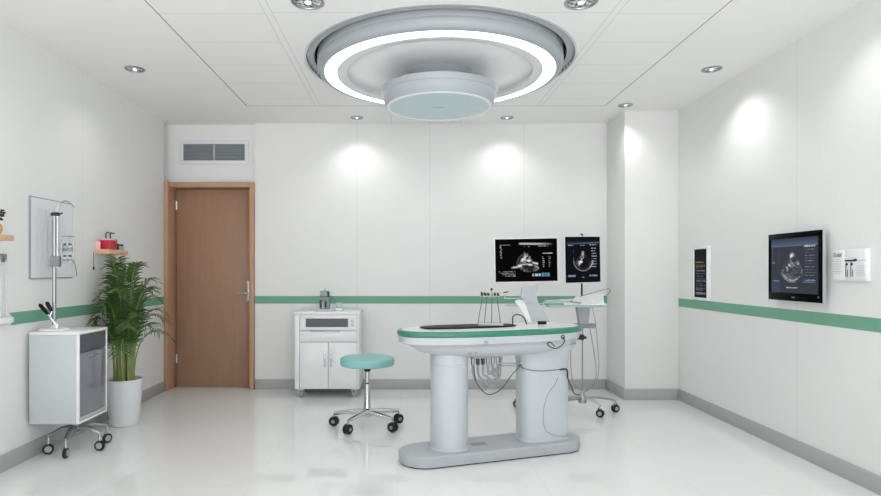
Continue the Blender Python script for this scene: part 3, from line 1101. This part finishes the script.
for x in (cx0 + .055, cx1 - .055):
    for y in (cy0 + .05, cy1 - .05):
        b = MB(co)
        b.box((x - .022, y - .022, .070), (x + .022, y + .022, .079))
        b.box((x - .020, y - .015, .028), (x - .015, y + .015, .072))
        b.box((x + .015, y - .015, .028), (x + .020, y + .015, .072))
        cs = b.build('caster', 'chrome', cab)
        MB(co).cyl((x - .013, y, .0235), (x + .013, y, .0235), .0235, n=20, bev=.003).build('wheel', 'tyre', cs)

# instrument on the cabinet
do = (-.80, 5.83, .8265)
dev = thing('desktop_instrument', 'small grey-green metal instrument tower on oval tray on white cabinet', 'instrument', do)
MB().loft([superell(.095, .075, 0, e=2.2), superell(.102, .082, .006, e=2.2), superell(.098, .078, .014, e=2.2)]).build('tray', 'white_metal', dev)
tw = MB().box((-.048, -.035, .014), (.048, .045, .135), .006).build('tower', 'midgrey', dev)
random.seed(12)
for i in range(4):
    x = -.036 + .024 * i
    h = random.uniform(.04, .10)
    b = MB()
    b.cyl((x, -.040, .02 + .02 * random.random()), (x + random.uniform(-.008, .008), -.040, .03 + h), .008, .006, n=10)
    b.sphere((x, -.041, .03 + h), .009, n=10)
    b.build('lever', ('bottle_green', 'tube', 'bottle_green', 'jar_teal')[i], tw)
MB().box((-.042, -.04, .138), (.030, .035, .195), .008).build('head', 'jar_teal', dev)
MB().box((.030, -.03, .125), (.045, .03, .190), .004).build('head_rail', 'bottle_green', dev)
MB().cyl((0, 0, .19), (0, 0, .215), .006, n=10).build('cap', 'steel', dev)
bxo = (-.655, 5.80, .8265)
jb = thing('specimen_box', 'small pale green clear box beside the instrument tower on white cabinet', 'box', bxo)
MB().box((-.032, -.028, 0), (.032, .028, .028), .004).build('box_base', 'white', jb)
MB().box((-.030, -.026, .028), (.030, .026, .082), .006).build('box_lid', 'teal_glass', jb)

# ================================================================== CART BY THE LEFT WALL
ko = (-2.26, 3.98, 0)
cart = thing('medical_cart', 'white box cart with charcoal drawer and grey door on wheels, left wall', 'cart', ko)
kx0, kx1, ky0, ky1, kz0, kz1 = -2.42, -2.10, 3.80, 4.163, .231, .824
b = MB(ko)
b.box((kx0, ky0, kz0), (kx1 - .018, ky1, kz1 - .02), .004)
b.build('body', 'cartgrey', cart)
MB(ko).box((kx0, ky0 - .002, kz1 - .02), (kx1 + .002, ky1 + .002, kz1), .004).build('worktop', 'white', cart)
b = MB(ko)
fx = kx1 - .018
for (ya, yb_, za_, zb_) in ((ky0, ky0 + .014, kz0, kz1 - .02), (ky1 - .014, ky1, kz0, kz1 - .02), (ky0 + .014, ky1 - .014, kz0, kz0 + .014)):
    b.box((fx, ya, za_), (kx1, yb_, zb_), .002)
b.build('front_frame', 'white', cart)
MB(ko).box((fx, ky0 + .016, .685), (kx1 - .002, ky1 - .016, kz1 - .022), .003).build('drawer', 'charcoal', cart)
dr = MB(ko).box((fx, ky0 + .016, kz0 + .045), (kx1 - .002, ky1 - .016, .681), .003).build('door', 'greydoor', cart)
MB(ko).box((kx1 - .006, 3.90, .652), (kx1 + .010, 4.02, .660), .002).build('handle', 'chrome', dr)
MB(ko).box((fx, ky0 + .016, kz0 + .016), (kx1 - .004, ky1 - .016, kz0 + .041), .002).build('bottom_rail', 'grey', cart)
b = MB(ko)
b.lathe([(.05, .231), (.05, .222), (.03, .21), (.026, .15), (.035, .14), (.03, .125)], (-2.235, 4.0, 0), n=24)
b.build('base_hub', 'steel', cart)
for (x, y) in ((-2.375, 3.93), (-2.21, 3.845), (-2.075, 4.01), (-2.115, 4.19)):
    hx, hy = -2.235, 4.0
    dx, dy = x - hx, y - hy
    L = math.hypot(dx, dy)
    ux, uy = dx / L, dy / L
    lg = MB(ko).tube([(hx, hy, .165), (hx + dx * .5, hy + dy * .5, .16), (x, y, .12)], [.024, .020, .013], n=10, flat=.8).build('leg', 'steel', cart)
    b = MB(ko)
    b.cyl((x, y, .06), (x, y, .125), .008, n=10)
    b.build('caster_fork', 'chrome', lg)
    b = MB(ko)
    b.cyl((x - uy * .011, y + ux * .011, .034), (x + uy * .011, y - ux * .011, .034), .034, n=26, bev=.005)
    wl = b.build('caster_wheel', 'rubber', lg)
    b = MB(ko)
    b.cyl((x - uy * .013, y + ux * .013, .034), (x + uy * .013, y - ux * .013, .034), .021, n=20)
    b.build('wheel_core', 'tyre', lg)

# pole stand on the cart
po = (-2.335, 3.93, kz1 + .0005)
pol = thing('pole_stand', 'tall chrome pole stand with curved hook on round white base, on cart', 'stand', po)
zz = -kz1


def pz(py, Y=3.93):
    return EYE - (py - 271) / 592 * Y - kz1


MB().lathe([(.094, 0), (.096, .006), (.090, .012), (.03, .018), (.018, .03)], n=48).build('stand_base', 'white', pol)
MB().cyl((0, 0, .015), (0, 0, pz(214)), .0125, n=18).build('pole', 'steel', pol)
MB().cyl((.020, 0, pz(268)), (.020, 0, pz(214)), .007, n=12).build('side_pole', 'chrome', pol)
b = MB()
b.box((-.022, -.018, pz(267)), (.040, .018, pz(256)), .005)
b.build('pole_clamp', 'midgrey', pol)
b = MB()
b.box((-.016, -.014, pz(216)), (.030, .014, pz(212.5)), .003)
b.cyl((.03, 0, pz(214.5)), (.055, 0, pz(213)), .005, n=8)
b.build('top_bracket', 'cable', pol)
MB().cyl((0, 0, pz(213)), (0, 0, pz(204)), .005, .001, n=8).build('top_spike', 'steel', pol)
MB().tube(curve([(.022, 0, pz(214)), (.026, 0, pz(208)), (.045, 0, pz(203)), (.075, 0, pz(201)), (.105, 0, pz(203)), (.132, 0, pz(207.5))], 30), [.004] * 31, n=8).build('hook', 'steel', pol)
b = MB()
xa, xb = .055, .128
zt, zb_ = pz(236.5), pz(263)
b.torus(((xa + xb) / 2, 0, zt), (xb - xa) / 2, .003)
for an in (0, 72, 144, 216, 288):
    cx_, cy_ = (xa + xb) / 2 + (xb - xa) / 2 * math.cos(math.radians(an)), (xb - xa) / 2 * math.sin(math.radians(an))
    b.tube([(cx_, cy_, zt), (cx_, cy_, zb_)], .0018, n=6)
b.torus(((xa + xb) / 2, 0, (zt + zb_) / 2), (xb - xa) / 2, .002)
b.lathe([((xb - xa) / 2, zb_ - .003), ((xb - xa) / 2, zb_)], ((xa + xb) / 2, 0, 0), n=24)
b.lathe([((xb - xa) / 2, (zt + zb_) / 2 - .014), ((xb - xa) / 2, (zt + zb_) / 2 - .012)], ((xa + xb) / 2, 0, 0), n=24)
b.tube([(.03, 0, (zt + zb_) / 2), (xa, 0, (zt + zb_) / 2)], .004, n=8)
b.tube([(.03, 0, zb_ + .01), (xa, 0, zb_ + .004)], .004, n=8)
b.build('vial_rack', 'steel', pol)
MB().tube(curve([(xb, 0, zb_ + .02), (xb + .012, 0, zb_ - .02), (xb + .022, 0, pz(276))], 12), .003, n=6).build('drip_tube', 'wire', pol)
for k, (vx, vz, lab) in enumerate((
        ((xa + xb) / 2 - .017, (zt + zb_) / 2 - .012, 'upper left grey vial in the rack on the chrome pole'),
        ((xa + xb) / 2 + .017, (zt + zb_) / 2 - .012, 'upper right grey vial in the rack on the chrome pole'),
        ((xa + xb) / 2 - .017, zb_, 'lower left grey vial in the rack on the chrome pole'),
        ((xa + xb) / 2 + .017, zb_, 'lower right grey vial in the rack on the chrome pole'))):
    vo_ = (po[0] + vx, po[1] - .006, po[2] + vz + .0005)
    t = thing('vial', lab, 'vial', vo_, group='vials in the rack on the pole')
    MB().lathe([(.013, 0), (.015, .003), (.015, .034), (.008, .040)], n=16).build('bottle', 'glass' if k == 0 else 'tube', t)
    MB().lathe([(.0155, .010), (.0155, .026)], n=16, cap0=False, cap1=False).build('paper_band', 'midgrey', t)
    MB().lathe([(.010, .040), (.010, .052)], n=14).build('cap', 'darkgrey', t)

# forceps leaning against the pole
fo = (-2.345, 3.87, kz1 + .012)
fc = thing('forceps', 'open black-handled steel forceps leaning on the pole stand base', 'forceps', fo)
for (pa, pb) in (((-.050, -.004, .165), (.005, 0, .095)), ((-.008, .004, .178), (.028, .004, .115))):
    pa, pb = Vector(pa), Vector(pb)
    MB().tube([pa, pa.lerp(pb, .15), pa.lerp(pb, .6), pb], [.006, .0125, .0125, .007], n=12).build('handle', 'black', fc)
b = MB()
b.tube(curve([(.004, 0, .097), (.022, 0, .075), (.04, 0, .05), (.058, 0, .025), (.060, 0, .006)], 16), .006, n=8)
b.tube(curve([(.028, .004, .117), (.020, .002, .085), (.032, .002, .062), (.062, .002, .040), (.064, .002, .012)], 16), .005, n=8)
b.sphere((.018, 0, .080), .010)
b.build('jaws', 'chrome', fc)

# ================================================================== PALM
pp = (-2.235, 4.70, 0)
palm = thing('potted_palm', 'tall feathery green palm in a tapered white planter beside the cart', 'plant', pp)
MB().lathe([(.098, 0), (.106, .004), (.110, .02), (.134, .352), (.135, .362), (.128, .364), (.124, .352), (.122, .33), (.0001, .33)], n=56).build('planter', 'pot', palm)
MB().lathe([(.121, .331), (.10, .342), (.05, .346), (.0001, .345)], n=32, cap0=False).build('soil', 'soil', palm)
random.seed(31)
limx = WL - pp[0] + .02


def frond(base, dirang, height, reach, nleaf, llen, droop):
    """a palm stem that rises, arches out and carries two rows of leaflets"""
    bm_stem = MB()
    leafs = MB()
    dx, dy = math.cos(dirang), math.sin(dirang)
    P = []
    for k in range(17):
        t = k / 16
        h = height * (1 - (1 - t) ** 1.6)
        rr = reach * t ** 2.2
        z = .338 + h - droop * t ** 4
        P.append(Vector((base[0] + dx * rr, base[1] + dy * rr, z)))
    for p in P:
        p.x = max(p.x, limx + .01)
    bm_stem.tube(P, [.0062 * (1 - .8 * k / 16) for k in range(17)], n=6)
    t0 = .36
    for i in range(nleaf):
        t = t0 + (1 - t0) * (i + .5) / nleaf
        f = t * 16
        k = min(15, int(f))
        p = P[k].lerp(P[k + 1], f - k)
        tg = (P[k + 1] - P[k]).normalized()
        side = tg.cross(Vector((0, 0, 1)))
        if side.length < .15:
            side = Vector((-dy, dx, 0))
        side.normalize()
        upv = side.cross(tg).normalized()
        env = math.sin(PI * min(1, (.25 + .75 * (i + .5) / nleaf))) ** .6
        for s in (-1, 1):
            L = llen * (.55 + .5 * env) * random.uniform(.85, 1.12)
            dr = (side * s * .86 + tg * random.uniform(.45, .75) + upv * random.uniform(.05, .3)).normalized()
            wv = dr.cross(upv).normalized() * random.uniform(.0045, .0068)
            pts = []
            for (q, ww, dd) in ((0, .35, 0), (.3, 1, .02), (.65, .8, .11), (1, .05, .30)):
                c = p + dr * L * q - Vector((0, 0, 1)) * L * dd
                c.x = max(c.x, limx)
                pts.append((c - wv * ww, c + wv * ww + upv * .002, c + upv * .0025 * ww))
            vs = [[leafs.v(a), leafs.v(m_), leafs.v(b_)] for a, b_, m_ in pts]
            for j in range(3):
                leafs.face([vs[j][0], vs[j][1], vs[j + 1][1], vs[j + 1][0]])
                leafs.face([vs[j][1], vs[j][2], vs[j + 1][2], vs[j + 1][1]])
    stem = bm_stem.build('stem', 'cane', palm)
    o = leafs.build('leaflets', 'leaf', stem, angle=80)


for i in range(32):
    an = i * 2.39996 + random.uniform(-.25, .25)
    u = i / 31
    hgt = 1.02 - .53 * u + random.uniform(-.05, .05)
    rch = .08 + .22 * u + random.uniform(-.02, .04)
    if math.cos(an) < -.2:
        rch *= .62
    b0 = .025 + .055 * random.random()
    ba = an + random.uniform(-.6, .6)
    frond((b0 * math.cos(ba), b0 * math.sin(ba)), an, hgt, rch, 22, .125 + .02 * u, .05 + .16 * u)

# ================================================================== LEFT WALL THINGS
# silver etched panel


def etched(nx=110, ny=120):
    r = np.random.RandomState(41)
    img = np.zeros((ny, nx, 3)) + np.array(lin(226, 229, 233))
    u, v = np.meshgrid((np.arange(nx) + .5) / nx, (np.arange(ny) + .5) / ny)
    tone = 1 - .10 * np.exp(-((u - .30) / .20) ** 2) * (v > .12)
    img *= tone[..., None]
    for k in range(46):
        x = r.uniform(.08, .95)
        x2 = x + r.uniform(-.12, .12)
        y0, y1 = r.uniform(.08, .45), r.uniform(.5, .95)
        st_ = r.uniform(.06, .22)
        for y in range(int(y0 * ny), int(y1 * ny)):
            t = (y / ny - y0) / (y1 - y0)
            c = int((x + (x2 - x) * t + .015 * math.sin(9 * t + k)) * nx)
            if 0 <= c < nx and r.rand() < .8:
                img[y, c] *= 1 - st_
    for x in (.42, .50):
        for y in range(int(.20 * ny), int(.93 * ny)):
            c = int((x - .05 * math.sin(3 * (y / ny))) * nx)
            img[y, c:c + 2] *= .78
        img[int(.17 * ny):int(.22 * ny), int(x * nx):int(x * nx) + 3] *= .55
    return img


so_ = (WL, 4.085, 1.164)
sp = thing('etched_panel', 'silver grey rectangular panel with fine line engraving on the left wall', 'panel', so_)
MB(so_).box((WL, 3.841, 1.164), (WL + .012, 4.33, 1.706), .002).build('panel_board', 'pipe_grey', sp)
pixels('engraved_face', etched(), (WL + .0125, 3.848, 1.171), (0, .478, 0), (0, 0, .528), pixel_mat('etched_print', lit=True, rough=.3), sp, so_)

# wooden shelf with the red dispenser
sho = (WL, 4.80, 1.355)
sh = thing('wall_shelf', 'light wood wall shelf carrying the red dispenser, above the palm', 'shelf', sho, group='wooden wall shelves')
SY0, SY1, SXF = 4.66, 4.98, -2.335
MB(sho).box((WL, SY0, 1.352), (SXF, SY1, 1.388), .003).build('shelf_board', 'shelf', sh)
MB(sho).box((WL, SY0, 1.388), (SXF - .075, SY0 + .012, 1.450), .003).build('end_board', 'pink', sh)
zt = 1.3885
ro = (-2.392, 4.755, zt)
rd = thing('soap_dispenser', 'red box dispenser with pink lid and two dark pump nozzles on shelf', 'dispenser', ro)
MB().box((-.045, -.06, 0), (.045, .06, .072), .008).build('container', 'red', rd)
MB().box((-.042, -.057, .072), (.042, .057, .086), .005).build('lid', 'pink', rd)
for y in (-.036, .034):
    b = MB()
    b.cyl((0, y, .086), (0, y, .130), .006, n=10)
    b.obox((.012, y + .012, .134), (.014, .05, .010), None, .003)
    b.build('pump', 'darkgrey', rd)
bo = (-2.385, 4.855, zt)
t = thing('bottle', 'small dark green bottle between red dispenser and pale jar on shelf', 'bottle', bo)
MB().lathe([(.026, 0), (.028, .004), (.028, .045), (.014, .06), (.012, .07)], n=24).build('body', 'bottle_green', t)
MB().lathe([(.015, .068), (.015, .086), (.012, .088)], n=18).build('cap', 'black', t)
jo = (-2.385, 4.93, zt)
t = thing('jar', 'low grey-green jar at the far end of the wood shelf', 'jar', jo)
MB().lathe([(.028, 0), (.032, .005), (.032, .03), (.027, .036)], n=24).build('body', 'jar_teal', t)
MB().lathe([(.029, .0355), (.029, .048), (.025, .05)], n=24).build('lid', 'bottle_green', t)

# wooden shelf at the left edge
s2 = (WL, 3.2, 1.395)
sh2 = thing('wall_shelf', 'light wood wall shelf cut off by the left edge of the photo', 'shelf', s2, group='wooden wall shelves')
MB(s2).box((WL, 2.90, 1.393), (-2.30, 3.478, 1.425), .003).build('shelf_board', 'shelf', sh2)
MB(s2).box((WL, 2.90, 1.360), (WL + .02, 3.44, 1.393), .003).build('mounting_rail', 'shelf', sh2)
p2 = (-2.385, 3.43, 1.4255)
hp = thing('small_potted_plant', 'ochre pot with dark twiggy plant on the left edge shelf', 'plant', p2)
MB().lathe([(.026, 0), (.034, .008), (.042, .035), (.038, .055), (.033, .062), (.029, .062), (.030, .050), (.0001, .050)], n=28).build('pot', 'ochre', hp)
MB().lathe([(.030, .0505), (.0001, .055)], n=16, cap0=False).build('soil', 'soil', hp)
random.seed(5)
for k in range(7):
    an = k * .95
    r0 = .012
    e = Vector((.045 * math.cos(an), .06 * math.sin(an), .11 + .05 * random.random()))
    b = MB()
    b.tube(curve([(r0 * math.cos(an), r0 * math.sin(an), .05), (e.x * .5, e.y * .5, .09), e], 8), .0025, n=6)
    for q in (.5, .75, 1):
        b.sphere((e.x * q + random.uniform(-.01, .01), e.y * q + random.uniform(-.01, .01), .05 + (e.z - .05) * q), .011, (1, 1.2, .5), n=8)
    b.build('twig', 'twig', hp)
# tubes hanging from a clip at the left edge
h2 = (WL, 3.53, 1.10)
ht = thing('hanging_tubes', 'steel wall clip with clear tubes hanging at the left edge of photo', 'tubes', h2)
b = MB(h2)
b.box((WL, 3.47, 1.270), (WL + .012, 3.62, 1.320), .003)
for y in (3.49, 3.535, 3.585):
    b.torus((WL + .018, y, 1.295), .013, .003, axis=(.3, 1, 0))
b.build('clip_rail', 'steel', ht)
for y in (3.535, 3.585):
    MB(h2).tube(curve([(WL + .028, y, 1.285), (WL + .030, y, 1.15), (WL + .030, y + .004, 1.02), (WL + .028, y + .006, .93)], 16), .0042, n=8).build('tube', 'tube', ht)
MB(h2).box((WL + .001, 3.50, .90), (WL + .045, 3.635, .935), .006).build('tube_holder', 'white', ht)
# pull cord beside the shelf
pc = (WL, 4.74, 1.2)
ht = thing('pull_cord', 'thin grey pull cord with dark toggle hanging below the wood shelf', 'cord', (WL + .012, 4.612, 1.2))
o_ = (WL + .012, 4.612, 1.2)
MB(o_).tube([(WL + .006, 4.63, 1.364), (WL + .008, 4.63, 1.25)], .0022, n=6).build('cord', 'wire', ht)
MB(o_).cyl((WL + .008, 4.63, 1.225), (WL + .008, 4.63, 1.25), .006, n=10).build('toggle', 'cable', ht)

# ================================================================== RIGHT WALL THINGS
# information display
io = (WR, 5.17, .96)
inf = thing('information_display', 'tall narrow dark display with text lines in white frame, right wall', 'display', io)
y0, y1, za, zb = 5.005, 5.275, .962, 1.430
b = MB(io)
f_ = .024
for (ya, yb_, z_a, z_b) in ((y0, y1, za, za + f_), (y0, y1, zb - f_, zb), (y0, y0 + f_, za + f_, zb - f_), (y1 - f_, y1, za + f_, zb - f_)):
    b.box((WR - .03, ya, z_a), (WR, yb_, z_b), .003)
b.build('display_frame', 'white', inf)
MB(io).box((WR - .022, y0 + f_, za + f_), (WR, y1 - f_, zb - f_)).build('display_back', 'gloss_black', inf)
pixels('screen', screen_d(), (WR - .0226, y1 - f_ - .006, za + f_ + .006), (0, -(y1 - y0 - 2 * f_ - .012), 0), (0, 0, zb - za - 2 * f_ - .012), PX, inf, io)

# wall monitor
wo = (WR, 3.84, 1.02)
wm = thing('wall_monitor', 'black glossy square monitor with ultrasound image mounted on the right wall', 'monitor', wo)
y0, y1, za, zb = 3.585, 4.110, 1.020, 1.467
XF = 2.515
b = MB(wo)
b.box((XF + .006, y0 + .002, za + .002), (XF + .034, y1 - .002, zb - .002), .005)
b.build('monitor_body', 'grey', wm)
b = MB(wo)
bw, bb = .032, .052
for (ya, yb_, z_a, z_b) in ((y0, y1, za, za + bb), (y0, y1, zb - bw - .004, zb), (y0, y0 + bw, za + bb, zb - bw - .004), (y1 - bw * .8, y1, za + bb, zb - bw - .004)):
    b.box((XF, ya, z_a), (XF + .010, yb_, z_b), .003)
bz = b.build('bezel', 'gloss_black', wm)
MB(wo).box((XF - .0012, 3.832, za + .022), (XF + .001, 3.862, za + .027)).build('badge', 'steel', bz)
MB(wo).cyl((XF + .001, 3.61, za + .035), (XF - .002, 3.61, za + .035), .006, n=12).build('power_button', 'steel', bz)
pixels('screen', screen_c(), (XF + .0052, y1 - bw * .8, za + bb), (0, -(y1 - y0 - bw * 1.8), 0), (0, 0, zb - za - bb - bw - .004), PX, wm, wo)
MB(wo).box((XF + .034, 3.74, 1.14), (WR, 3.95, 1.34), .004).build('wall_bracket', 'midgrey', wm)

# white wall box with leaflet panel
xo = (WR, 3.41, 1.157)
wb = thing('wall_control_box', 'white wall box with printed panel and two dark switches, right of monitor', 'box', xo)
y0, y1, za, zb = 3.282, 3.540, 1.160, 1.343
XB = 2.553
MB(xo).box((XB, y0, za), (WR, y1, zb), .004).build('box_body', 'white', wb)
ym = 3.436      # boundary between printed panel (far) and switch panel (near)
MB(xo).box((XB - .004, ym + .002, za + .008), (XB + .002, y1 - .004, zb - .006), .002).build('printed_panel', 'paper', wb)
sw = MB(xo).box((XB - .008, y0 + .006, za + .010), (XB + .002, ym - .004, zb - .072), .003).build('switch_panel', 'white_metal', wb)
MB(xo).box((XB - .006, y0 + .002, zb - .068), (XB + .002, ym - .002, zb - .004), .003).build('upper_panel', 'white', wb)
b = MB(xo)
b.box((XB - .010, 3.352, zb - .072), (XB, ym - .006, zb - .064))
b.box((XB - .010, 3.345, zb - .066), (XB, 3.362, zb - .058))
b.build('slot_cover', 'print_dark', wb)
b = MB(xo)
for ys_ in (3.418, 3.380):
    q0 = XB - .0095
    b.cyl((XB - .004, ys_, zb - .088), (q0 - .001, ys_, zb - .088), .0085, n=16)
    b.box((q0, ys_ + .004, zb - .160), (XB, ys_ + .0085, zb - .096))
    b.box((q0, ys_ - .0075, zb - .160), (XB, ys_ - .0045, zb - .120))
b.build('switch', 'print_dark', sw)
b = MB(xo)
random.seed(3)
for k in range(9):
    z = zb - .062 - k * .010
    L = random.uniform(.05, .08)
    b.box((XB - .0046, 3.53 - L, z), (XB - .003, 3.53, z + .0022))
b.build('small_print', 'print_grey', wb)
b = MB(xo)
for k in range(7):
    z = zb - .098 - k * .009
    b.box((XB - .0086, 3.282, z), (XB - .007, 3.345, z + .002))
b.build('embossed_lines', 'print_grey', sw)
cu = bpy.data.curves.new('lettering', 'FONT')
cu.body = 'Eidal'
cu.size = .036
cu.extrude = .0004
cu.shear = .15
to_ = bpy.data.objects.new('lettering_source', cu)
COL.objects.link(to_)
bpy.context.view_layer.update()
me = bpy.data.meshes.new_from_object(to_.evaluated_get(bpy.context.evaluated_depsgraph_get()))
bpy.data.objects.remove(to_, do_unlink=True)
mt = Matrix.Translation(Vector((XB - .0048, 3.532, zb - .045)) - Vector(xo)) @ Matrix(((0, 0, -1, 0), (-1, 0, 0, 0), (0, 1, 0, 0), (0, 0, 0, 1)))
me.transform(mt)
me.materials.clear()
me.materials.append(M['print_dark'])
lo = bpy.data.objects.new('lettering', me)
COL.objects.link(lo)
lo.parent = wb
